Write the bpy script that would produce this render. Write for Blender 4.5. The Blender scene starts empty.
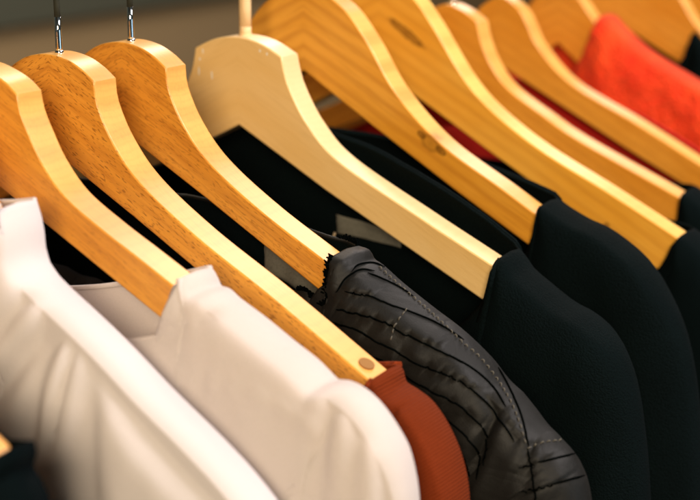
import bpy, bmesh, math, random
from mathutils import Vector, noise
from mathutils.bvhtree import BVHTree
random.seed(4)
C = bpy.context.scene.collection
Z0 = 1.5                      # height of the hanger heads above the floor
T = .013                      # hanger thickness

# ------------------------------------------------------------------ camera maths (also used to turn measured points into metres)
FPX, PITCH, PHI = 1450., math.radians(16.1), math.radians(35)
FW = Vector((-math.sin(PHI)*math.cos(PITCH), math.cos(PHI)*math.cos(PITCH), -math.sin(PITCH)))
RT = Vector((math.cos(PHI), math.sin(PHI), 0))
UP = RT.cross(FW)
def ray(px, py): return FW + RT*((px-350)/FPX) + UP*((250-py)/FPX)
CAM = Vector((0, 0, Z0)) - ray(237, 37)*(FPX/2100.)
def at(px, py, Y):
    r = ray(px, py); t = (Y-CAM.y)/r.y
    return CAM + r*t

# ------------------------------------------------------------------ object helpers
def tag(o, label=None, cat=None, group=None, kind=None):
    if label: o['label'] = label
    if cat: o['category'] = cat
    if group: o['group'] = group
    if kind: o['kind'] = kind
    return o
def link(name, me, mat, parent=None):
    o = bpy.data.objects.new(name, me); C.objects.link(o)
    if mat: me.materials.append(mat)
    if parent: o.parent = parent
    return o
def smooth(me):
    me.polygons.foreach_set('use_smooth', [True]*len(me.polygons)); me.update()
def mesh(name, v, f):
    me = bpy.data.meshes.new(name); me.from_pydata([tuple(p) for p in v], [], f); me.update(); return me
def tube_data(path, r, seg=10, v=None, f=None, flat=1.0, nrm=None):
    v = [] if v is None else v; f = [] if f is None else f
    b = len(v); n = len(path); a = None
    for i, p in enumerate(path):
        t = (path[min(i+1, n-1)]-path[max(i-1, 0)]).normalized()
        if nrm: a = (nrm[i]-t*nrm[i].dot(t)).normalized()
        else:
            a = (a if a else (Vector((0, 1, 0)) if abs(t.y) < .9 else Vector((1, 0, 0))))
            a = (a-t*a.dot(t)).normalized()
        c = t.cross(a)
        rr = r[i] if isinstance(r, (list, tuple)) else r
        for k in range(seg):
            th = 2*math.pi*k/seg
            v.append(p + a*(rr*flat*math.cos(th)) + c*(rr*math.sin(th)))
    for i in range(n-1):
        for k in range(seg):
            k2 = (k+1) % seg
            f.append((b+i*seg+k, b+i*seg+k2, b+(i+1)*seg+k2, b+(i+1)*seg+k))
    f.append(tuple(b+k for k in range(seg))[::-1]); f.append(tuple(b+(n-1)*seg+k for k in range(seg)))
    return v, f
def catmull(pts, step):
    out = []
    P = [Vector(p) for p in pts]
    for i in range(len(P)-1):
        p0 = P[i-1] if i else P[0]*2-P[1]; p1, p2 = P[i], P[i+1]; p3 = P[i+2] if i+2 < len(P) else P[-1]*2-P[-2]
        n = max(1, round((p2-p1).length/step))
        for k in range(n):
            t = k/n
            out.append(.5*((2*p1)+(p2-p0)*t+(2*p0-5*p1+4*p2-p3)*t*t+(3*p1-p0-3*p2+p3)*t**3))
    out.append(P[-1]); return out
def resample(P, n):
    d = [0]
    for i in range(1, len(P)): d.append(d[-1]+(P[i]-P[i-1]).length)
    out = []; j = 0
    for k in range(n):
        s = d[-1]*k/(n-1)
        while j < len(P)-2 and d[j+1] < s: j += 1
        q = (s-d[j])/max(1e-9, d[j+1]-d[j]); out.append(P[j].lerp(P[j+1], min(1, max(0, q))))
    return out

# ------------------------------------------------------------------ materials
class NT:
    def __init__(s, name):
        s.m = bpy.data.materials.new(name); s.m.use_nodes = True; s.t = s.m.node_tree; s.b = s.t.nodes['Principled BSDF']
    def n(s, typ, **k):
        o = s.t.nodes.new(typ)
        for a, b in k.items():
            if a.startswith('i_'): o.inputs[a[2:].replace('_', ' ')].default_value = b
            elif a.startswith('x'): o.inputs[int(a[1:])].default_value = b
            else: setattr(o, a, b)
        return o
    def l(s, a, b): s.t.links.new(a, b)
    def ramp(s, src, stops):
        r = s.n('ShaderNodeValToRGB'); e = r.color_ramp.elements
        while len(e) < len(stops): e.new(.5)
        for q, (p, c) in zip(e, stops): q.position = p; q.color = (*c, 1) if len(c) == 3 else c
        s.l(src, r.inputs[0]); return r.outputs[0]
    def mix(s, a, b, f, mode='MIX'):
        m = s.n('ShaderNodeMix', data_type='RGBA', blend_type=mode)
        for v, i in ((f, 0), (a, 6), (b, 7)):
            if hasattr(v, 'is_output'): s.l(v, m.inputs[i])
            elif i == 0: m.inputs[0].default_value = v
            else: m.inputs[i].default_value = (*v, 1)
        return m.outputs[2]
    def math(s, op, a, b=0.):
        m = s.n('ShaderNodeMath', operation=op)
        for v, i in ((a, 0), (b, 1)):
            if hasattr(v, 'is_output'): s.l(v, m.inputs[i])
            else: m.inputs[i].default_value = v
        return m.outputs[0]
    def bump(s, h, strength, dist):
        b = s.n('ShaderNodeBump', i_Strength=strength, i_Distance=dist); s.l(h, b.inputs['Height']); s.l(b.outputs[0], s.b.inputs['Normal']); return b

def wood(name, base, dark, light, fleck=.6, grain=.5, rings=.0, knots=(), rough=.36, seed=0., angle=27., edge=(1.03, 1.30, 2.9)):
    s = NT(name); tc = s.n('ShaderNodeTexCoord'); sp = s.n('ShaderNodeSeparateXYZ'); s.l(tc.outputs['Object'], sp.inputs[0])
    ax = s.math('ABSOLUTE', sp.outputs[0])                  # two halves glued at the middle: the grain is mirrored there
    cb = s.n('ShaderNodeCombineXYZ'); s.l(ax, cb.inputs[0]); s.l(sp.outputs[1], cb.inputs[1]); s.l(sp.outputs[2], cb.inputs[2])
    mp = s.n('ShaderNodeMapping'); mp.inputs['Rotation'].default_value = (0, math.radians(-angle), 0)
    mp.inputs['Location'].default_value = (seed, seed*.37, seed*.71); s.l(cb.outputs[0], mp.inputs[0])
    def stretched(sx, sy, sz, scale, detail=3, rough_=.55, dist=0.):
        m2 = s.n('ShaderNodeMapping'); m2.inputs['Scale'].default_value = (sx, sy, sz); s.l(mp.outputs[0], m2.inputs[0])
        nz = s.n('ShaderNodeTexNoise', i_Scale=scale, i_Detail=detail, i_Roughness=rough_, i_Distortion=dist); s.l(m2.outputs[0], nz.inputs['Vector']); return nz.outputs[0]
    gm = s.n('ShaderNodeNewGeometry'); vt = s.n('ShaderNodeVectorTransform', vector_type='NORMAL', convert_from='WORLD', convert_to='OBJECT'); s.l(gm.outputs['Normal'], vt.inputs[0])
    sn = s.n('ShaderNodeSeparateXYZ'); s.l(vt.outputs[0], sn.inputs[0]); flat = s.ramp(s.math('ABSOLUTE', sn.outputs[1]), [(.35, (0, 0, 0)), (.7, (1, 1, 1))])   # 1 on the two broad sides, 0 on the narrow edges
    broad = stretched(.25, 1, 1, 55, 3, .5)
    col = s.mix(base, light, s.ramp(broad, [(.38, (0, 0, 0)), (.68, (1, 1, 1))]))
    fine = stretched(.06, 1, 1, 900, 3, .6)
    col = s.mix(col, dark, s.math('MULTIPLY', s.ramp(fine, [(.48, (0, 0, 0)), (.72, (1, 1, 1))]), grain))
    fl = stretched(.22, .5, 1, 1500, 1.0, .45)                # short dark beech flecks, on the broad sides only
    flm = s.math('MULTIPLY', s.ramp(fl, [(.60, (0, 0, 0)), (.68, (1, 1, 1))]), flat)
    col = s.mix(col, tuple(c*.55 for c in dark), s.math('MULTIPLY', flm, fleck))
    arcs = s.n('ShaderNodeTexWave', wave_type='BANDS', bands_direction='Z', i_Scale=120, i_Distortion=3, i_Detail=1); arcs.inputs['Detail Scale'].default_value = .8; s.l(tc.outputs['Object'], arcs.inputs[0])
    am = s.math('MULTIPLY', s.ramp(arcs.outputs[0], [(.55, (0, 0, 0)), (.95, (1, 1, 1))]), s.math('MULTIPLY', s.math('SUBTRACT', 1., flat), .07))
    col = s.mix(col, tuple(min(.92, c*k) for c, k in zip(light, edge)), s.math('MULTIPLY', s.math('SUBTRACT', 1., flat), .62))   # narrow edges painted paler, as if catching more light
    col = s.mix(col, dark, am)
    if rings:
        m3 = s.n('ShaderNodeMapping'); m3.inputs['Scale'].default_value = (.16, .5, 1); s.l(mp.outputs[0], m3.inputs[0])
        wv = s.n('ShaderNodeTexWave', wave_type='BANDS', bands_direction='Z', i_Scale=42, i_Distortion=2.2, i_Detail=2); wv.inputs['Detail Scale'].default_value = .9
        s.l(m3.outputs[0], wv.inputs[0]); col = s.mix(col, dark, s.math('MULTIPLY', s.ramp(wv.outputs[0], [(.3, (0, 0, 0)), (.95, (1, 1, 1))]), rings))
    for (kx, kz, r, ex, st) in knots:                       # knots: warped ovals with a dark rim
        m4 = s.n('ShaderNodeMapping', vector_type='POINT'); m4.inputs['Location'].default_value = (-kx, 0, -kz); s.l(tc.outputs['Object'], m4.inputs[0])
        m5 = s.n('ShaderNodeMapping'); m5.inputs['Rotation'].default_value = (0, math.radians(-32), 0); m5.inputs['Scale'].default_value = (1, .3, 1); s.l(m4.outputs[0], m5.inputs[0])
        m6 = s.n('ShaderNodeMapping'); m6.inputs['Scale'].default_value = (1/ex, 1, 1); s.l(m5.outputs[0], m6.inputs[0])
        nz = s.n('ShaderNodeTexNoise', i_Scale=260, i_Detail=2); s.l(tc.outputs['Object'], nz.inputs['Vector'])
        ln = s.n('ShaderNodeVectorMath', operation='LENGTH'); s.l(m6.outputs[0], ln.inputs[0])
        d = s.math('ADD', s.math('DIVIDE', ln.outputs[1], r), s.math('MULTIPLY', nz.outputs[0], .7))
        fac = s.ramp(d, [(0, (.75,)*3), (.7, (.55,)*3), (1.0, (1, 1, 1)) if ex < 3 else (1., (.4,)*3), (1.0, (.0,)*3) if False else (.999, (.35,)*3)][:3])
        fac2 = s.ramp(s.math('MULTIPLY', d, .5), [(0, (.9,)*3), (.42, (.45,)*3), (.55, (.8,)*3), (.72, (0, 0, 0))])
        col = s.mix(col, tuple(c*.22 for c in dark), s.math('MULTIPLY', fac2, st))
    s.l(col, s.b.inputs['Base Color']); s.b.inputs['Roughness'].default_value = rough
    s.b.inputs['Coat Weight'].default_value = .18; s.b.inputs['Coat Roughness'].default_value = .28
    s.bump(s.math('ADD', s.math('MULTIPLY', fine, .6), s.math('MULTIPLY', flm, -.5)), .22, .0004)
    return s.m

def cloth(name, col, col2=None, weave=900, bumpd=.0003, strength=.5, rough=.9, sheen=.25, rib=None, mottled=.12, trans=0., spec=.2, crumple=0.):
    s = NT(name); tc = s.n('ShaderNodeTexCoord')
    nz = s.n('ShaderNodeTexNoise', i_Scale=38, i_Detail=4); s.l(tc.outputs['Object'], nz.inputs['Vector'])
    nf = s.n('ShaderNodeTexNoise', i_Scale=weave, i_Detail=2); s.l(tc.outputs['Object'], nf.inputs['Vector'])
    c2 = col2 or tuple(c*.72 for c in col)
    c = s.mix(col, c2, s.math('MULTIPLY', s.ramp(nz.outputs[0], [(.3, (0, 0, 0)), (.75, (1, 1, 1))]), mottled*3))
    c = s.mix(c, tuple(x*.55 for x in col), s.math('MULTIPLY', s.ramp(nf.outputs[0], [(.45, (0, 0, 0)), (.7, (1, 1, 1))]), mottled*2))
    h = nf.outputs[0]
    if rib:
        mp = s.n('ShaderNodeMapping'); mp.inputs['Rotation'].default_value = (0, math.radians(rib[1]), 0); s.l(tc.outputs['Object'], mp.inputs[0])
        wv = s.n('ShaderNodeTexWave', wave_type='BANDS', bands_direction='X', i_Scale=rib[0], i_Distortion=.6); s.l(mp.outputs[0], wv.inputs[0])
        c = s.mix(c, tuple(x*.5 for x in col), s.math('MULTIPLY', s.ramp(wv.outputs[0], [(0, (1, 1, 1)), (.55, (0, 0, 0))]), rib[2]))
        h = s.math('ADD', s.math('MULTIPLY', nf.outputs[0], .5), wv.outputs[0])
    s.l(c, s.b.inputs['Base Color']); b = s.b.inputs
    b['Roughness'].default_value = rough; b['Specular IOR Level'].default_value = spec
    b['Sheen Weight'].default_value = sheen; b['Sheen Roughness'].default_value = .45; b['Sheen Tint'].default_value = (*[min(1, .15+c*1.3) for c in col], 1)
    bn = s.bump(h, strength, bumpd)
    if crumple:                                             # small sharp creases
        cr = s.n('ShaderNodeTexNoise', i_Scale=40, i_Detail=2, i_Distortion=.8); cr.inputs['Roughness'].default_value = .45
        mp2 = s.n('ShaderNodeMapping'); mp2.inputs['Rotation'].default_value = (0, .6, 0); mp2.inputs['Scale'].default_value = (.6, 1, 1.5); s.l(tc.outputs['Object'], mp2.inputs[0]); s.l(mp2.outputs[0], cr.inputs['Vector'])
        rd = s.math('ABSOLUTE', s.math('SUBTRACT', cr.outputs[0], .5)); b2 = s.n('ShaderNodeBump', i_Strength=crumple, i_Distance=.009); s.l(rd, b2.inputs['Height']); s.l(b2.outputs[0], bn.inputs['Normal'])
    if trans:                                               # thin cloth lets light through
        tr = s.n('ShaderNodeBsdfTranslucent'); s.l(c, tr.inputs[0]); mx = s.n('ShaderNodeMixShader', i_Fac=trans); out = s.t.nodes['Material Output']
        s.l(s.b.outputs[0], mx.inputs[1]); s.l(tr.outputs[0], mx.inputs[2]); s.l(mx.outputs[0], out.inputs[0])
    return s.m
def plain(name, col, rough=.5, metal=0., **k):
    s = NT(name); s.b.inputs['Base Color'].default_value = (*col, 1); s.b.inputs['Roughness'].default_value = rough; s.b.inputs['Metallic'].default_value = metal
    nz = s.n('ShaderNodeTexNoise', i_Scale=120, i_Detail=3)
    tc = s.n('ShaderNodeTexCoord'); s.l(tc.outputs['Object'], nz.inputs['Vector'])
    r = s.ramp(nz.outputs[0], [(.3, (max(0, rough-.06),)*3), (.7, (rough+.06,)*3)]); s.l(r, s.b.inputs['Roughness'])
    for a, b in k.items(): s.b.inputs[a.replace('_', ' ')].default_value = b
    return s.m

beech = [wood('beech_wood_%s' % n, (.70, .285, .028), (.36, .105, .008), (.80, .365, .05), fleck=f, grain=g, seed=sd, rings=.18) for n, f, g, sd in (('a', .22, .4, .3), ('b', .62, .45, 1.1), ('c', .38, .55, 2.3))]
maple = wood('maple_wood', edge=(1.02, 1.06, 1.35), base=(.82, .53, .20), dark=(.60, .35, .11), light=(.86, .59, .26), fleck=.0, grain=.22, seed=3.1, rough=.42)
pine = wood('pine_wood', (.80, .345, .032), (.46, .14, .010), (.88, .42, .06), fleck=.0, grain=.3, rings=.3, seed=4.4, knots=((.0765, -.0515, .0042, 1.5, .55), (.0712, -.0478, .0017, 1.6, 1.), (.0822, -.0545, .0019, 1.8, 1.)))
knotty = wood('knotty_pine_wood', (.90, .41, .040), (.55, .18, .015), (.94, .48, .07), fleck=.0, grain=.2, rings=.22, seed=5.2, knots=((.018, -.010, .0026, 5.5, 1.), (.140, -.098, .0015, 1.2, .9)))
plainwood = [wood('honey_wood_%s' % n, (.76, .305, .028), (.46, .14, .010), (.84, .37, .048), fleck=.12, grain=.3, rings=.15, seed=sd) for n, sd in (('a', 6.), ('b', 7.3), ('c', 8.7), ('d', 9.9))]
chrome = plain('chrome', (.82, .84, .86), .12, 1.)
darkfade = plain('dark_fade', (.030, .031, .022), .85, 0., Specular_IOR_Level=.1)  # painted-in fade that sinks the metal crooks into the dark wall panel
creamcoat = plain('cream_sleeve', (.80, .55, .28), .45)
railmat = plain('dark_rail_paint', (.022, .025, .018), .75)
M_white = cloth('white_jersey', (.85, .78, .745), weave=1300, mottled=.04, sheen=.1, strength=.25, trans=.4)
M_blouse = cloth('white_blouse_cloth', (.82, .765, .765), weave=1500, mottled=.03, sheen=.1, strength=.2, trans=.25)
M_rust = cloth('rust_rib_knit', (.165, .025, .005), rib=(260, -52, .3), weave=900, strength=.6, bumpd=.0005, sheen=.03, spec=.08)
M_rustband = cloth('rust_neck_rib', (.20, .030, .006), rib=(110, 62, .4), weave=900, strength=.6, bumpd=.0005, sheen=.03, spec=.08)
M_char = cloth('charcoal_satin', (.0105, .0105, .0098), weave=1500, mottled=.3, rough=.56, sheen=.01, strength=.3, spec=.2, crumple=.2)
M_black = cloth('black_knit', (.0017, .0046, .0051), weave=1150, strength=.9, bumpd=.0007, sheen=.012, mottled=.3, spec=.05)
M_black2 = cloth('black_jersey', (.0016, .0042, .0048), weave=1500, strength=.5, sheen=.006, mottled=.25, spec=.04)
M_red = cloth('red_fleece', (.94, .085, .016), col2=(.72, .018, .006), weave=420, strength=1., bumpd=.003, sheen=.4, mottled=.33)
M_thread = plain('grey_thread', (.10, .09, .07), .8)
M_blackthread = plain('black_thread', (.0012, .0018, .0018), .95, 0., Specular_IOR_Level=0.)
M_label = cloth('woven_label', (.15, .145, .12), weave=900, mottled=.25, sheen=.1, strength=.3)

# ------------------------------------------------------------------ hangers
def make_hanger(label, y, top, under, mat, hook='chrome', corner=None, tiplen=.006, group='wooden coat hangers along the rail', tilt=0):
    """top/under in millimetres from the middle of the hanger outwards; first top point is the middle of the dome"""
    root = bpy.data.objects.new('wooden_hanger', None); C.objects.link(root); root.location = (0, y, Z0); root.empty_display_size = .02
    tag(root, label, 'hanger', group)
    tp = [Vector((a*.001, b*.001)) for a, b in top]; un = [Vector((a*.001, b*.001)) for a, b in under]
    if corner:
        k = corner; a = catmull([Vector((-tp[1].x, tp[1].y))]+tp[:k+1], .002); a = [p for p in a if p.x >= -1e-6]; a[0].x = 0
        line = a + catmull(tp[k:], .003)[1:]
    else:
        a = catmull([Vector((-tp[1].x, tp[1].y))]+tp, .003); line = [p for p in a if p.x >= -1e-6]
    if abs(line[0].x) > 1e-4: line.insert(0, Vector((0, tp[0].y)))
    else: line[0].x = 0
    e1, e2 = line[-1], un[-1]
    mid = (e1+e2)/2; d = Vector(((e1-e2).y, -(e1-e2).x)).normalized(); half = (e1-e2).length/2; u = (e1-e2).normalized()
    cap = [mid+u*half*math.cos(t)+d*half*math.sin(t) for t in [math.pi*k/10 for k in range(1, 10)]]
    un_r = []
    for i in range(len(un)-1, 0, -1):
        for k in range(6): un_r.append(un[i].lerp(un[i-1], k/6))
    right = line+cap+un_r
    apex = Vector((0, un[0].y))
    loop = right+[apex]+[Vector((-p.x, p.y)) for p in reversed(right) if p.x > 1e-5]
    bm = bmesh.new(); F = [bm.verts.new((p.x, 0, p.y)) for p in loop]; B = [bm.verts.new((p.x, T, p.y)) for p in loop]; n = len(loop)
    ff = bm.faces.new(F); fb = bm.faces.new(B[::-1])
    for i in range(n): bm.faces.new((F[i], B[i], B[(i+1) % n], F[(i+1) % n]))
    bmesh.ops.recalc_face_normals(bm, faces=bm.faces)
    for f in bm.faces: f.smooth = True
    rim = [e for e in list(ff.edges)+list(fb.edges)]
    for e in bm.edges:
        if e.calc_face_angle(0) > math.radians(28): e.smooth = False
    bm.normal_update()
    bmesh.ops.bevel(bm, geom=rim, offset=.0007, segments=2, profile=.6, affect='EDGES', clamp_overlap=True)
    for f in bm.faces: f.smooth = len(f.verts) <= 4
    bmesh.ops.triangulate(bm, faces=[f for f in bm.faces if len(f.verts) > 4], ngon_method='EAR_CLIP')
    me = bpy.data.meshes.new('hanger_body'); bm.to_mesh(me); bm.free()
    link('hanger_body', me, mat, root)
    # hook: a straight shank out of the dome, then a crook over the rail; metal ones are tinted dark to fade out
    zt = tp[0].y; zr = RAILZ-Z0; ym = T/2; cream = hook != 'chrome'; r = .0029 if cream else .0014; R = RAILR+r+.0002
    m1 = creamcoat if cream else chrome; m2 = creamcoat if cream else darkfade
    zs = zt+.004 if cream else .0205
    top = [Vector((0, ym, zs+(zr-R-.010-zs)*k/4)) for k in range(5)]
    for k in range(1, 7): t_ = math.pi/2*k/6; top.append(Vector((-.008*(1-math.cos(t_)), ym, zr-R-.010+.010*math.sin(t_)*.9)))
    for k in range(0, 25):
        th = math.radians(-118-232*k/24); top.append(Vector((R*math.cos(th), ym, zr+R*math.sin(th))))
    top = [top[0]]+[(top[q-1]+top[q]*2+top[q+1])/4 if 4 < q < 14 else top[q] for q in range(1, len(top)-1)]+[top[-1]]
    v, f = tube_data([Vector((0, ym, zt-.004+(zs+.0005-zt+.004)*k/3)) for k in range(4)], r, 16); me = mesh('hook', v, f); smooth(me)
    hk = link('hook', me, m1, root)
    v, f = tube_data(top, r*.92 if not cream else r, 14); me = mesh('hook_crook', v, f); smooth(me); link('hook_crook', me, m2, hk)
    v, f = tube_data([Vector((0, ym, zt-.003)), Vector((0, ym, zt+.0006)), Vector((0, ym, zt+.0009))], [r+.0004, r+.0004, r+.0001], 14)
    me = mesh('hook_ferrule', v, f); smooth(me); link('hook_ferrule', me, m1, hk)
    return root

RAILR = .0125; RAILZ = Z0+.066
A_top = [(0, 6.5), (11, 5), (19, 1.7), (25.5, -2.5), (26.7, -12), (34.5, -26.5), (49, -41.5), (77, -58.5), (115, -77), (160, -100.5), (176, -109)]
A_un = [(0, -34), (46, -56.5), (110, -89), (158, -113), (174, -121)]
H1_top = [(0, 7), (10, 5), (18, 2), (24, -2), (25.3, -9), (29.5, -17.5), (36, -28), (47, -39), (65, -48.5), (84, -57), (108, -68), (150, -88), (168, -96)]
H1_un = [(0, -35), (33, -50), (75, -69.5), (101, -81.5), (166, -110)]
Y = {-1: -.278, 0: -.2, 1: -.1613, 2: -.1217, 3: -.0788, 4: 0, 5: .0528, 6: .121, 7: .192, 8: .2544, 9: .3344, 10: .409, 11: .462}
HS = [
 (-1, 'honey hanger nearest the camera, its arm end above dark cloth at bottom left corner', A_top[:-2]+[(124, -81.5)], A_un[:-2]+[(120, -94)], plainwood[3], 'chrome', 3),
 (0, 'wooden hanger hidden in the crumpled white blouse at the left edge', A_top[:6]+[(49, -48), (77, -78), (115, -112), (150, -140)], [(0, -40), (40, -62), (60, -85), (105, -124), (144, -156)], plainwood[2], 'chrome', 3),
 (1, 'beech hanger at left edge holding the white shirt with the open round neck', H1_top, H1_un, beech[0], 'chrome', 3),
 (2, 'dark-flecked beech hanger with chrome hook, its arm ending in the rust knit top', A_top[:-2]+[(160, -100.8), (163, -103)], A_un[:-2]+[(156, -112), (161, -114.5)], beech[1], 'chrome', 3),
 (3, 'beech hanger with chrome hook, its arm ending in the pleated charcoal jacket', A_top, A_un, beech[2], 'chrome', 3),
 (4, 'pale maple hanger with a cream coated hook, holding the black sweater', [(0, 0), (9, -.8), (17, -3), (26.5, -7.3), (28, -14), (31.5, -23), (42, -38.5), (60, -53.5), (106, -74), (147, -91.3), (182, -107)], [(0, -42.5), (52, -68), (104, -91), (140, -107), (180, -126)], maple, 'cream', 3),
 (5, 'striped pine hanger with a dark curled knot halfway down its arm', [(0, 20), (10, 18.5), (19, 13.5), (28, 7), (40, -7), (56, -29), (82, -51), (117, -69), (138, -80), (180, -101)], [(0, -23), (41, -46), (91, -73), (134, -95), (178, -120)], pine, 'chrome', None),
 (6, 'bright knotty hanger with a long brown streak on its head, directly behind the pine one', [(0, 21), (12, 16), (23, 8), (35, -6), (54, -31), (72, -47), (101, -64), (140, -81), (179, -99), (187, -103)], [(0, -31), (40, -52), (70, -68), (101, -84), (170, -117), (183, -123)], knotty, 'chrome', None),
 (7, 'slim honey hanger with a squared head corner, its arm end darkest beside black cloth', [(0, -2.5), (9, -5), (15, -8), (20.5, -11.5), (23, -21), (30, -35), (42, -48), (65, -61), (89, -73), (150, -97), (166, -104.5)], [(0, -45), (60, -76), (148, -115), (162, -121)], plainwood[0], 'chrome', 3),
 (8, 'honey hanger just in front of the red fleece, its arm cut by the right edge', [(0, -3.5), (5, -5), (14, -11), (20, -20), (28, -33), (51, -53), (94, -72), (136, -92), (162, -104.5)], [(0, -45), (33, -61), (89, -88), (129, -106), (158, -120)], plainwood[1], 'chrome', None),
 (9, 'blurred honey hanger whose arm enters the red fleece', [(0, 0), (6, -3.5), (15, -12), (27, -26), (48, -46), (94, -69), (160, -99)], [(0, -41), (17, -55), (60, -77), (156, -119)], plainwood[2], 'chrome', None),
 (10, 'broad pale hanger behind the red fleece in the top right corner', [(0, 16), (25, 11), (40, 0), (54, -16), (67, -33), (90, -53), (150, -85), (195, -108)], [(0, -33), (20, -41), (62, -62), (192, -124)], plainwood[3], 'chrome', None),
 (11, 'farthest wooden hanger, only a blurred sliver at the top right corner', [(0, 10), (25, 4), (40, -8), (54, -24), (67, -38), (90, -56), (150, -85), (195, -108)], [(0, -38), (20, -48), (62, -69), (192, -124)], plainwood[0], 'chrome', None),
]
HR = {}
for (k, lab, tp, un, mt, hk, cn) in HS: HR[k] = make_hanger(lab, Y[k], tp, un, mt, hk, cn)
# small pale scuffs on the head of the maple hanger
scuffm = plain('worn_varnish', (.86, .80, .68), .5)
for (a, b, w_, h_) in [(203, 51, .0005, .0013), (200, 59, .0006, .0008), (199, 71, .0006, .0026), (212, 75, .0006, .0022), (260, 51, .0007, .0008), (267, 54, .0007, .0008)]:
    p = at(a, b, 0); v = []
    for k in range(10):
        th = 2*math.pi*k/10; v.append(Vector((p.x+w_*math.cos(th)*random.uniform(.7, 1.1), -.0001, p.z-Z0+h_*math.sin(th)*random.uniform(.8, 1.1))))
    link('scuff_mark', mesh('scuff_mark', v, [tuple(range(10))]), scuffm, HR[4])
# dark wooden plug let into the top edge of the second beech hanger
v, f = tube_data([Vector((.1535,  .0066, -.0979)), Vector((.1540, .0066, -.0968))], .0032, 20)
pg = link('wooden_plug', mesh('wooden_plug', v, f), plain('plug_wood', (.30, .15, .05), .85, 0., Specular_IOR_Level=.1), HR[2])

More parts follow.
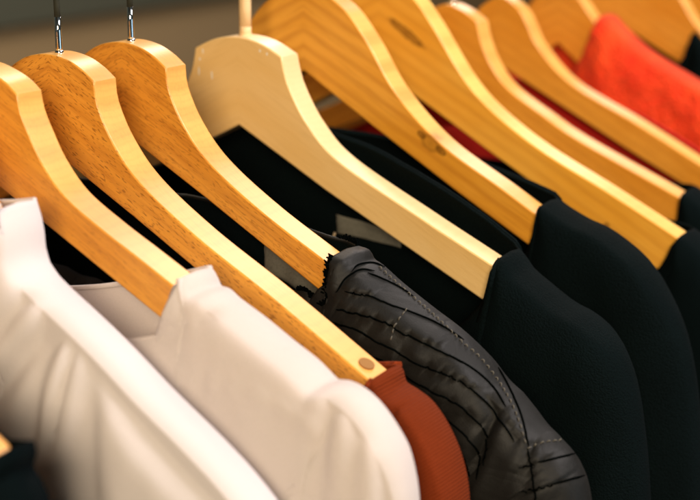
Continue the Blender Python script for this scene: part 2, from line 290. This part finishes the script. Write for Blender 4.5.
# ------------------------------------------------------------------ garments
def seg_dist(px, pz, poly):
    b = 1e9
    for i in range(len(poly)-1):
        ax, az = poly[i]; bx, bz = poly[i+1]; dx, dz = bx-ax, bz-az
        t = max(0, min(1, ((px-ax)*dx+(pz-az)*dz)/(dx*dx+dz*dz+1e-12))); d = math.hypot(px-ax-t*dx, pz-az-t*dz)
        if d < b: b = d
    return b
class Garment: pass
def make_garment(name, label, cat, k, mat, ridge, front, backc, hf=.015, hb=.013, grooves=(), wr=.0012, wscale=30, length=.62, group='garments hanging on the rail', seedv=0., back_pow=2.2, wrfine=0., thick=.0011, roll=.045, lift=.0006, NN=40, NR=120, rows=34, tucks=(), crease=0.):
    """ridge: image points of the shoulder line; front: mm points of the front neckline from the neck point to the middle; backc: mm height of the back neck"""
    y0 = Y[k]; ym = y0+T/2
    rg = []
    for q, (a, b) in enumerate(ridge):                      # the seen edge lies on the far side of the thickness, the neck point in its middle
        p = at(a, b, ym+((.011 if k == 0 else .0062) if q > 1 else (.008 if k == 0 else .002*q))); rg.append(Vector((p.x, p.z-Z0+lift)))
    rgc = catmull(rg, .002)
    end = rgc[-1]; xe = end.x
    zb = -length
    rgc += [Vector((xe+.004*math.sin(q*3), end.y+(zb*.75-end.y)*q)) for q in [i/20 for i in range(1, 21)]]
    # denser samples where the shoulder turns
    cut = [i for i, p in enumerate(rgc) if p.y < end.y-.001][0]
    R = resample(rgc[:cut], NR-22)+resample(rgc[cut-1:], 23)[1:]
    fr = [Vector((a*.001, b*.001)) for a, b in front]; fr = [R[0].copy()]+fr
    frc = resample(catmull(fr, .002), NN)[::-1]     # from middle to neck point
    xn, zn = R[0]; bk = []
    for i in range(NN):
        q = i/(NN-1); bk.append(Vector((xn*q, backc*.001+(zn-backc*.001)*q**back_pow)))
    bk[0].x = 0; frc[0].x = 0
    hs = [0, .0007, .0016, .0028, .0044, .0064, .0088, .0116, .015, .019, .0235, .0285, .034, .040, .047]
    grv = []
    for g in grooves:
        pl = [at(a, b, y0-.006) for a, b in g[0]]; grv.append(([(p.x, p.z-Z0) for p in pl], g[1], g[2]))
    tks = []
    for pl in tucks: tks.append([(p.x, p.z-Z0) for p in (at(a, b, y0-.008) for a, b in pl)])
    arm_end = .200
    def side(curve, sgn):
        """grid of the right half: columns from the middle to the sleeve, rows downwards"""
        P = curve+R[1:]; n = len(P); nn = len(curve)
        nrm = []
        for i, p in enumerate(P):
            if i < nn: a = Vector((0, -1))
            else:
                t = (P[min(i+2, n-1)]-P[i-2]).normalized(); a = Vector((t.y, -t.x)) if True else 0
                if a.y > 0 and a.x > 0: a = -a
            nrm.append(a)
        for _ in range(14):
            nrm = [nrm[0]]+[(nrm[i-1]+nrm[i]*2+nrm[i+1]).normalized() for i in range(1, n-1)]+[nrm[-1]]
        cols = []
        zdist = {}
        for i, p in enumerate(P):
            col = []
            for d in hs: col.append(p+nrm[i]*d)
            last = col[-1]; fr_ = i/(n-1)
            bx = P[-1].x*.985*(fr_**.8); B = Vector((bx, zb))
            if last.y < B.y+.02: B = Vector((last.x, last.y-.02))
            for m in range(1, rows+1):
                q = (m/rows)**1.5; col.append(last.lerp(B, q))
            cols.append(col)
        rp = [(q.x, q.y) for q in R[::3]]+[(R[-1].x, R[-1].y)]
        out = []
        nk = [(q.x, q.y) for q in curve[::2]]+[(curve[-1].x, curve[-1].y)]
        for i, col in enumerate(cols):
            neck = i < nn
            oc = []
            for j, p in enumerate(col):
                d = seg_dist(p.x, p.y, rp)
                on_arm = max(0, min(1, (arm_end+.012-p.x)/.02)) if not neck or True else 1
                ha = .0025+(T/2-.0005)*on_arm
                hm = (hf if sgn < 0 else hb)
                dn = seg_dist(p.x, p.z if False else p.y, nk); q = min(min(d, .0015+dn*1.3)/roll, 1); h = ha+(hm-ha)*math.sqrt(max(0, 1-(1-q)**2))
                if not neck and j == 0: h = ha*.999
                if not neck and j == 0: pass
                # soft wrinkles, stronger away from the shoulder line
                amp = min(1, d/.02)
                w = noise.noise(Vector((p.x*wscale*1.3+seedv, p.y*wscale*.55, sgn*3.+seedv)))*wr*amp
                w += noise.noise(Vector((p.x*wscale*3+seedv, p.y*wscale*1.4, sgn*5.+seedv)))*wr*.35*amp
                if wrfine: w += noise.noise(Vector((p.x*170+seedv, p.y*110, sgn*7.)))*wrfine*min(1, d/.004)
                if crease:                                  # sharp little creases: folded noise
                    cx, cz = p.x*.82+p.y*.57, -p.x*.57+p.y*.82
                    w += (1-abs(noise.noise(Vector((cx*34+seedv, cz*75, sgn*4.)))*3.2))*crease*min(1, d/.006)
                    w += (1-abs(noise.noise(Vector((p.x*95+seedv, p.y*60, sgn*9.)))*3))*crease*.45*min(1, d/.006)
                if sgn < 0:
                    for pl in tks:                          # tucks: the cloth above each line folds over the cloth below it
                        dd = seg_dist(p.x, p.y, pl)
                        if dd < .012:
                            k_ = min(range(len(pl)-1), key=lambda t_: seg_dist(p.x, p.y, pl[t_:t_+2])); a_, b_ = pl[k_], pl[k_+1]
                            if (b_[0]-a_[0])*(p.y-a_[1])-(b_[1]-a_[1])*(p.x-a_[0]) > 0: w += .0012*math.exp(-dd/.0040)
                            else: w -= .0008*math.exp(-dd/.0012)
                    for (pl, wd, dp) in grv:
                        dd = seg_dist(p.x, p.y, pl)
                        if dd < wd*3: w -= dp*math.exp(-(dd/wd)**2)
                h = max(ha*.98, h+w) if p.x < arm_end+.01 and d < .03 else max(.001, h+w)
                oc.append((p.x, h*sgn, p.y))
            out.append(oc)
        return out, nn
    g = Garment(); v = []; f = []
    Fg, nn = side(frc, -1); Bg, _ = side(bk, 1); nc = len(Fg); nr = len(Fg[0])
    idx = {}
    def put(p, mir):
        v.append(Vector((-p[0] if mir else p[0], ym+p[1], Z0+p[2]))); return len(v)-1
    for mir in (0, 1):
        for s, G in (('f', Fg), ('b', Bg)):
            for i in range(nc):
                for j in range(nr):
                    if mir and i == 0: idx[(mir, s, i, j)] = idx[(0, s, i, j)]
                    else: idx[(mir, s, i, j)] = put(G[i][j], mir)
            for i in range(nc-1):
                for j in range(nr-1):
                    q = [idx[(mir, s, i, j)], idx[(mir, s, i, j+1)], idx[(mir, s, i+1, j+1)], idx[(mir, s, i+1, j)]]
                    if (s == 'b') != bool(mir): q.reverse()
                    f.append(q)
        # the strip over the shoulder, with a slightly raised middle row
        mids = []
        for i in range(nn-1, nc):
            a, b = Fg[i][0], Bg[i][0]; mids.append(put(((a[0]+b[0])/2+.0003, (a[1]+b[1])/2, (a[2]+b[2])/2+.0009), mir))
        for i in range(nn-1, nc-1):
            m0, m1 = mids[i-nn+1], mids[i-nn+2]
            q1 = [idx[(mir, 'f', i, 0)], idx[(mir, 'f', i+1, 0)], m1, m0]; q2 = [m0, m1, idx[(mir, 'b', i+1, 0)], idx[(mir, 'b', i, 0)]]
            if mir: q1.reverse(); q2.reverse()
            f += [q1, q2]
    me = mesh(name, v, f)
    bm = bmesh.new(); bm.from_mesh(me); bmesh.ops.remove_doubles(bm, verts=bm.verts, dist=1e-6); bmesh.ops.recalc_face_normals(bm, faces=bm.faces); bm.to_mesh(me); bm.free()
    smooth(me)
    o = link(name, me, mat); tag(o, label, cat, group)
    s = o.modifiers.new('thickness', 'SOLIDIFY'); s.thickness = thick; s.offset = 0
    g.o = o; g.F, g.B, g.nn, g.ym, g.y0 = Fg, Bg, nn, ym, y0
    g.bvh = BVHTree.FromPolygons([tuple(p) for p in v], f)
    return g
def band(g, name, mat, width, lift=.0012, thick=.0016, label=None):
    """a band sewn round the neckline, front and back, following the garment"""
    v = []; f = []
    def strip(G, sgn, mir):
        b = len(v); N = g.nn; rows = 6
        for i in range(N):
            col = [Vector(p) for p in G[i]]
            # walk down the column by distance, perpendicular-ish to the neckline
            for r in range(rows+1):
                want = width*r/rows; acc = 0; j = 0
                t2 = (Vector(G[min(i+1, N-1)][0])-Vector(G[max(i-1, 0)][0])); t2.y = 0; t2.normalize()
                slope = max(.35, abs(t2.x)); want /= slope
                while j < len(col)-2 and acc+(col[j+1]-col[j]).length < want: acc += (col[j+1]-col[j]).length; j += 1
                q = (want-acc)/max(1e-9, (col[j+1]-col[j]).length); p = col[j].lerp(col[j+1], q)
                bulge = math.sin(math.pi*min(1, max(0, r/rows)))*.0004
                v.append(Vector((-p.x if mir else p.x, g.ym+p.y+sgn*(lift+bulge), Z0+p.z+(.0006 if r == 0 else 0))))
        for i in range(N-1):
            for r in range(rows):
                a = b+i*(rows+1)+r; f.append((a, a+1, a+rows+2, a+rows+1))
    for mir in (0, 1): strip(g.F, -1, mir); strip(g.B, 1, mir)
    me = mesh(name, v, f); bm = bmesh.new(); bm.from_mesh(me); bmesh.ops.remove_doubles(bm, verts=bm.verts, dist=1e-5); bmesh.ops.recalc_face_normals(bm, faces=bm.faces); bm.to_mesh(me); bm.free(); smooth(me)
    o = link(name, me, mat, g.o); s = o.modifiers.new('thickness', 'SOLIDIFY'); s.thickness = thick; s.offset = 0
    if label: o['label'] = label
    return o
def piping(g, name, mat, r):
    v, f = [], []
    for G in (g.F, g.B):
        right = [Vector((p[0][0], g.ym+p[0][1], Z0+p[0][2])) for p in G[:g.nn]]
        path = [Vector((-p.x, p.y, p.z)) for p in reversed(right[1:])]+right
        tube_data(path, r, 8, v, f)
    me = mesh(name, v, f); smooth(me); return link(name, me, mat, g.o)
def on_surface(g, pts, step=.0012):
    """measured image points dropped on the garment's own front surface"""
    P = []
    cc = catmull([Vector((a, b, 0)) for a, b in pts], 2.0)
    for p in cc:
        h, n, _, _ = g.bvh.ray_cast(CAM, ray(p.x, p.y).normalized())
        if h is None: continue
        if abs(h.y-g.ym) > .05: continue
        if n.dot(ray(p.x, p.y)) > 0: n = -n
        P.append((h, n))
    return P
def lines(g, name, mat, polys, r, flat=.6, lift=.0006):
    v, f = [], []
    for pl in polys:
        S = on_surface(g, pl)
        if len(S) < 2: continue
        path = [h+n*lift for h, n in S]
        n_ = len(path); rr = [r*min(1, .35+.65*min(i, n_-1-i)/3) for i in range(n_)]
        tube_data(path, rr, 8, v, f, flat, [n for h, n in S])
    me = mesh(name, v, f); smooth(me); return link(name, me, mat, g.o)
def stitches(g, name, mat, polys, r=.00024, on=.0017, off=.0011):
    v, f = [], []
    for pl in polys:
        S = on_surface(g, pl); D = [0]
        for i in range(1, len(S)): D.append(D[-1]+(S[i][0]-S[i-1][0]).length)
        def ev(s):
            for i in range(1, len(S)):
                if D[i] >= s:
                    q = (s-D[i-1])/max(1e-9, D[i]-D[i-1]); return S[i-1][0].lerp(S[i][0], q), S[i-1][1].lerp(S[i][1], q).normalized()
            return S[-1]
        s = 0
        while s+on < D[-1]:
            pts = [ev(s+on*q) for q in (0, .25, .5, .75, 1)]
            lift = [.0004, .0011, .0013, .0011, .0004]
            tube_data([h+n*l for (h, n), l in zip(pts, lift)], r, 6, v, f); s += (on+off)*random.uniform(.93, 1.07)
    me = mesh(name, v, f); smooth(me); return link(name, me, mat, g.o)

def label_patch(g, px, name='neck_label'):
    """woven label sewn to the inside of the back panel; px: its four corners as measured"""
    c = [at(a, b, g.ym+.008) for a, b in px]; v, f = [], []
    n, m = 20, 10
    for i in range(n+1):
        for j in range(m+1):
            a = c[0].lerp(c[1], i/n); b = c[3].lerp(c[2], i/n); p = a.lerp(b, j/m)
            h = g.bvh.ray_cast(Vector((p.x, g.ym, p.z)), Vector((0, 1, 0)))[0]
            if h is None: h = Vector((p.x, g.ym+.009, p.z))
            v.append(h+Vector((0, -.0030-.0004*math.sin(i*.6)-.0003*noise.noise(Vector((i*.4, j*.4, 2))), 0)))
    for i in range(n):
        for j in range(m): a = i*(m+1)+j; f.append((a, a+1, a+m+2, a+m+1))
    me = mesh(name, v, f); smooth(me); o = link(name, me, M_label, g.o)
    s = o.modifiers.new('thickness', 'SOLIDIFY'); s.thickness = .0006; s.offset = 0
    return o
def lining(g, mat):
    v, f = [], []
    for mir in (0, 1):
        b = len(v); nr = len(g.B[0])
        for col in g.B:
            for p in col: v.append(Vector((-p[0] if mir else p[0], g.ym+max(.0005, p[1]-.0015), Z0+p[2]-.0008)))
        for i in range(len(g.B)-1):
            for j in range(nr-1): a = b+i*nr+j; f.append((a, a+1, a+nr+1, a+nr))
    me = mesh('lining', v, f); smooth(me); return link('lining', me, mat, g.o)

# nearest dark garment, bottom left
make_garment('dark_garment', 'dark garment in the bottom left corner, nearest the camera, under the wooden arm end', 'jacket', -1, M_black2,
  [(11, 452), (19, 461), (27, 472), (35, 486), (42, 504), (48, 540), (50, 600)], [(123, -88), (117, -97), (102, -112), (60, -128), (0, -134)], -95, hf=.009, hb=.007, seedv=3)
# blurred white blouse
g0 = make_garment('white_blouse', 'crumpled white blouse with a standing collar, out of focus in the left foreground', 'blouse', 0, M_blouse,
  [(33, 202), (40, 226), (50, 256), (61, 275), (78, 292), (103, 315), (135, 346), (175, 388), (222, 434), (262, 477), (292, 520), (306, 570), (312, 620)],
  [(60, -31), (45, -33), (22, -35), (0, -36)], -40, hf=.017, hb=.014, roll=.03,
  grooves=[([(66, 322), (67, 350), (64, 400), (60, 440)], .0022, .0035), ([(54, 316), (34, 345), (8, 380), (-15, 400)], .0060, .0065), ([(52, 330), (44, 370), (34, 440)], .005, .004),
           ([(92, 345), (112, 392), (140, 430), (176, 470), (215, 510)], .006, .006), ([(20, 300), (2, 330), (-20, 350)], .004, .004), ([(80, 350), (92, 420), (96, 500)], .006, .0035)], wr=.0022, seedv=1)
piping(g0, 'collar_edge', M_blouse, .0009)
# white shirt
g1 = make_garment('white_shirt', 'white round-neck shirt showing its cream inside back neck, on the leftmost beech hanger', 'shirt', 1, M_white,
  [(195, 275), (204, 281), (215, 289), (226, 293), (234, 301), (262, 322), (290, 345), (313, 363), (325, 375), (334, 384), (345, 385), (360, 392), (376, 406), (392, 428), (405, 452), (413, 478), (417, 505), (419, 560)],
  [(107.5, -66), (110, -75), (104, -80), (91, -85), (75, -89.5), (45, -95), (0, -98)], -86, hf=.0155, hb=.013, back_pow=1.5, roll=.035,
  grooves=[([(333, 384), (331, 400), (325, 420), (322, 450), (321, 510)], .0040, .0026), ([(345, 405), (352, 440), (352, 520)], .004, .0022), ([(375, 425), (383, 460), (384, 520)], .0045, .0045),
           ([(165, 380), (200, 376), (235, 384), (270, 400), (300, 418), (318, 432)], .0013, -.0011), ([(196, 322), (215, 312), (240, 311)], .004, .0015), ([(214, 300), (228, 300), (236, 306)], .0014, .0010)], wr=.0012, seedv=2)
piping(g1, 'neck_binding', M_white, .0011)
# rust top
g2 = make_garment('rust_top', 'rust orange ribbed knit top with a gathered neck edge, between white shirt and charcoal jacket', 'knit top', 2, M_rust,
  [(386, 376), (393, 380), (402, 388), (414, 396), (428, 407), (441, 425), (453, 449), (461, 474), (466, 500), (469, 560)],
  [(159, -105), (156, -110), (140, -135), (90, -165), (0, -175)], -112, hf=.0135, hb=.012, back_pow=3, wr=.001, seedv=4, roll=.03, lift=.0016,
  grooves=[([(402, 388), (396, 402), (388, 420)], .0016, .0014)])
band(g2, 'neckband', M_rustband, .010)
# charcoal jacket
pleats = [[(352, 272), (358, 266), (372, 264), (384, 268)], [(337, 293), (346, 279), (360, 271), (374, 272)], [(367, 274), (380, 279), (400, 289), (413, 298)],
  [(346, 291), (370, 297), (390, 306), (410, 313), (432, 322), (448, 331), (463, 341)], [(336, 309), (360, 314), (380, 320), (400, 331), (420, 342), (456, 360), (478, 374), (494, 390), (505, 408)],
  [(326, 321), (350, 327), (385, 345), (420, 364), (456, 379), (485, 402), (503, 424), (514, 442)], [(372, 356), (396, 368), (420, 385), (456, 403), (480, 424), (488, 444), (484, 466)],
  [(412, 396), (442, 415), (466, 436), (480, 457), (478, 480)], [(446, 436), (462, 455), (470, 480)],
  [(519, 467), (546, 461), (578, 453)], [(520, 492), (556, 483), (589, 474)],
  [(497, 368), (509, 390), (520, 415), (528, 446)], [(527, 449), (534, 480), (536, 520)]]
g3 = make_garment('charcoal_jacket', 'charcoal satin jacket with black pin tucks, dashed stitching and a frayed neck edge', 'jacket', 3, M_char,
  [(346, 253), (360, 256), (370, 262), (380, 269), (400, 287), (430, 311), (460, 334), (487, 360), (505, 383), (520, 397), (535, 412), (548, 426), (563, 438), (576, 452), (586, 470), (592, 490), (595, 520), (596, 580)],
  [(114, -74), (113, -81), (114.5, -88), (108, -90.5), (103, -86), (90, -89), (60, -97), (0, -104)], -62, hf=.017, hb=.013, seedv=5, wr=.0022, wscale=42, wrfine=.0004, roll=.028,
  NN=110, NR=260, rows=80, crease=.0009, tucks=pleats[2:], grooves=[(p, .0013, .0011) for p in pleats[:2]]+[([(487, 395), (492, 420), (484, 450), (478, 470)], .003, .0045), ([(527, 449), (545, 443), (564, 441)], .0015, .0015), ([(350, 262), (342, 280), (345, 300)], .003, .0015)])
lines(g3, 'pin_tucks', M_blackthread, pleats, .00042, .8, .0008)
stitches(g3, 'seam_stitching', M_thread, [[(378, 268), (400, 288), (420, 305), (440, 323), (460, 342), (480, 360), (497, 382), (510, 403), (520, 428), (526, 446)],
  [(527, 449), (545, 443), (564, 441)], [(391, 340), (396, 325), (407, 309)]])
# frayed edge: tiny loose tufts along the neckline
v, f = [], []
for G, sg in ((g3.F, -1), (g3.B, 1)):
    for i in range(2 if sg < 0 else g3.nn-10, g3.nn):
        for rep in range(5 if i > g3.nn-30 else 2):
            a = Vector(G[i][0]); b = Vector(G[max(0, i-1)][0]); p = a.lerp(b, random.random())
            for mir in (0,):
                q = Vector((-p.x if mir else p.x, g3.ym+p.y*1.04, Z0+p.z))
                d = Vector((random.uniform(-1.4, .2)*(-1 if mir else 1), sg*random.uniform(0, .8), random.uniform(.1, 1.2))).normalized()*random.uniform(.0008, .0026)
                e = Vector((random.uniform(-1, 1), random.uniform(-1, 1), random.uniform(-1, 1)))*.0007
                tube_data([q, q+d*.55+e, q+d+e*.5], [.0006, .0005, .0003], 5, v, f)
me = mesh('frayed_edge', v, f); link('frayed_edge', me, M_blackthread, g3.o)
lining(g3, M_black2)
label_patch(g3, [(262, 240), (322, 268), (313, 300), (260, 272)])
# black garments
g4 = make_garment('black_sweater', 'black fine-knit sweater on the pale maple hanger, right behind the charcoal jacket', 'sweater', 4, M_black,
  [(509, 255), (516, 259), (530, 271), (545, 284), (570, 304), (590, 315), (606, 328), (622, 347), (635, 374), (643, 405), (648, 440), (651, 475), (653, 520), (654, 580)],
  [(147, -91), (140, -107), (120, -125), (65, -150), (0, -156)], -41, hf=.022, hb=.018, back_pow=2.0, seedv=6, wr=.0018, roll=.05)
band(g4, 'neckband', M_black, .016)
label_patch(g4, [(329, 217), (393, 238), (393, 251), (330, 236)])
v, f = tube_data([at(331, 243, .0140), at(333, 238, .0130), at(335, 233, .0130)], .0006, 8); link('tag_pin', mesh('tag_pin', v, f), plain('pale_plastic', (.6, .45, .28), .5), g4.o)
g5 = make_garment('black_pullover', 'black pullover on the striped pine hanger with the curled knot', 'sweater', 5, M_black,
  [(549, 204), (560, 210), (585, 221), (605, 230), (625, 244), (645, 262), (665, 290), (680, 316), (691, 345), (698, 380), (703, 430), (706, 500), (708, 580)],
  [(138, -80), (134, -95), (112, -118), (60, -140), (0, -146)], -56, hf=.018, hb=.020, back_pow=2.5, seedv=7, wr=.0018, roll=.05)
band(g5, 'neckband', M_black, .014)
g6 = make_garment('black_cardigan', 'black garment whose edge shows below the end of the bright knotty hanger', 'cardigan', 6, M_black2,
  [(687, 234), (700, 242), (722, 258), (742, 285), (756, 325), (764, 380), (768, 450), (770, 540)], [(178, -101), (170, -117), (140, -150), (70, -185), (0, -190)], -86, hf=.02, hb=.02, seedv=8)
g7 = make_garment('black_tunic', 'black tunic at the right edge, on the slim honey hanger with squared corner', 'tunic', 7, M_black2,
  [(690, 191), (705, 201), (730, 220), (755, 246), (775, 290), (785, 350), (790, 430), (792, 520)], [(152, -102), (147, -114), (120, -140), (60, -170), (0, -178)], -95, hf=.02, hb=.02, seedv=9)
g8 = make_garment('dark_red_shirt', 'dark crimson shirt glimpsed as a strip between two honey hangers at upper right', 'shirt', 8, cloth('crimson_cloth', (.52, .018, .012), weave=900, mottled=.1),
  [(722, 176), (740, 188), (765, 205), (785, 235), (798, 280), (806, 350), (810, 440)], [(142, -101), (138, -112), (120, -118), (60, -96), (0, -80)], -56, hf=.014, hb=.014, seedv=10)
g9 = make_garment('red_fleece', 'bright red fleece wrapped high over a hanger at upper right', 'fleece', 9, M_red,
  [(606, 17), (613, 19), (622, 26), (635, 39), (650, 52), (670, 65), (700, 83), (730, 100), (760, 130), (785, 180), (798, 260), (804, 350)], [(29, -28), (23, -43), (16, -57), (9, -68), (0, -72)], -30, hf=.020, hb=.010, seedv=11, wr=.0022, wrfine=.0022, roll=.04)
g10 = make_garment('dark_coat', 'dark coat just behind the red fleece at the right edge', 'coat', 10, M_black2,
  [(699, 32), (715, 48), (740, 66), (775, 86), (800, 110), (818, 160), (826, 240)], [(66, -48), (62, -62), (40, -80), (0, -92)], -50, hf=.018, hb=.018, seedv=12)
g11 = make_garment('dark_jacket', 'farthest dark jacket at the top right corner', 'jacket', 11, M_black2,
  [(712, 12), (735, 38), (770, 62), (800, 90), (830, 140), (840, 220)], [(60, -48), (50, -66), (0, -90)], -50, hf=.018, hb=.018, seedv=13)

# ------------------------------------------------------------------ rail, wall, floor
v, f = tube_data([Vector((0, -.75+i*.1, RAILZ)) for i in range(26)], RAILR, 48)
me = mesh('clothes_rail', v, f); smooth(me); tag(link('clothes_rail', me, railmat), 'dark round metal rail running above the hangers at top left', 'rail')
s = NT('wall_plaster'); tc = s.n('ShaderNodeTexCoord'); nz = s.n('ShaderNodeTexNoise', i_Scale=2.2, i_Detail=4); s.l(tc.outputs['Object'], nz.inputs['Vector'])
s.l(s.mix((.235, .165, .085), (.19, .135, .07), nz.outputs[0]), s.b.inputs['Base Color']); s.b.inputs['Roughness'].default_value = .9; wallm = s.m
def slab(name, lo, hi, mat):
    v = [Vector((x, y, z)) for x in (lo[0], hi[0]) for y in (lo[1], hi[1]) for z in (lo[2], hi[2])]
    f = [(0, 1, 3, 2), (4, 6, 7, 5), (0, 4, 5, 1), (2, 3, 7, 6), (0, 2, 6, 4), (1, 5, 7, 3)]
    return tag(link(name, mesh(name, v, f), mat), kind='structure')
slab('wall', (-1.65, -2, -.05), (-1.55, 6, 2.8), wallm)
pz = (CAM+ray(20, 25)*((-1.53-CAM.x)/ray(20, 25).x)).z
slab('wall_panel', (-1.55, -1.9, pz), (-1.53, 3.1, 2.7), plain('dark_panel_paint', (.042, .046, .032), .8))
slab('back_wall', (-1.55, 3.2, -.05), (3, 3.3, 2.8), wallm)
s = NT('floor_boards'); tc = s.n('ShaderNodeTexCoord'); nz = s.n('ShaderNodeTexNoise', i_Scale=3, i_Detail=5); s.l(tc.outputs['Object'], nz.inputs['Vector'])
s.l(s.mix((.10, .07, .045), (.07, .05, .03), nz.outputs[0]), s.b.inputs['Base Color']); s.b.inputs['Roughness'].default_value = .6
slab('floor', (-1.65, -2.5, -.15), (3, 3.3, -.05), s.m)

# ------------------------------------------------------------------ light
def area(name, loc, target, size, power, col, sy=None):
    l = bpy.data.lights.new(name, 'AREA'); l.energy = power; l.color = col; l.size = size
    if sy: l.shape = 'RECTANGLE'; l.size_y = sy
    o = bpy.data.objects.new(name, l); C.objects.link(o); o.location = loc
    o.rotation_euler = (Vector(target)-Vector(loc)).to_track_quat('-Z', 'Y').to_euler(); return o
area('key_lamp', (1.0, .25, 2.45), (.08, .0, 1.45), .45, 25, (1, .91, .89))
area('warm_lamp', (1.45, -2.15, 2.35), (.08, .05, 1.43), .8, 72, (1, .81, .56))
area('sheen_softbox', (-.62, 2.0, 2.95), (.05, .1, 1.45), 1.1, 30, (1, .90, .90))  # unseen softbox, added to lay a pale sheen on the hanger edges
area('cool_fill', (2.1, .2, 1.2), (.2, 0, 1.3), .9, 5, (.55, .80, 1.0))  # unseen cool fill, added to tint the right-hand garment edges
area('wall_lamp', (-.6, 1.0, 2.6), (-1.6, .9, 1.2), .5, 22, (1, .81, .56))
w = bpy.data.worlds.new('World'); bpy.context.scene.world = w; w.use_nodes = True
w.node_tree.nodes['Background'].inputs[0].default_value = (.36, .48, .46, 1); w.node_tree.nodes['Background'].inputs[1].default_value = .08

# ------------------------------------------------------------------ camera
cd = bpy.data.cameras.new('camera'); cam = bpy.data.objects.new('camera', cd); C.objects.link(cam)
cam.location = CAM; cam.rotation_euler = FW.to_track_quat('-Z', 'Y').to_euler()
cd.sensor_width = 36; cd.lens = FPX/700*36; cd.clip_start = .02; cd.clip_end = 50
cd.dof.use_dof = True; cd.dof.focus_distance = .60; cd.dof.aperture_fstop = 8.
sc = bpy.context.scene; sc.camera = cam
sc.view_settings.view_transform = 'Standard'; sc.view_settings.look = 'None'; sc.view_settings.exposure = 0; sc.view_settings.gamma = 1
sc.cycles.max_bounces = 8; sc.cycles.use_denoising = True
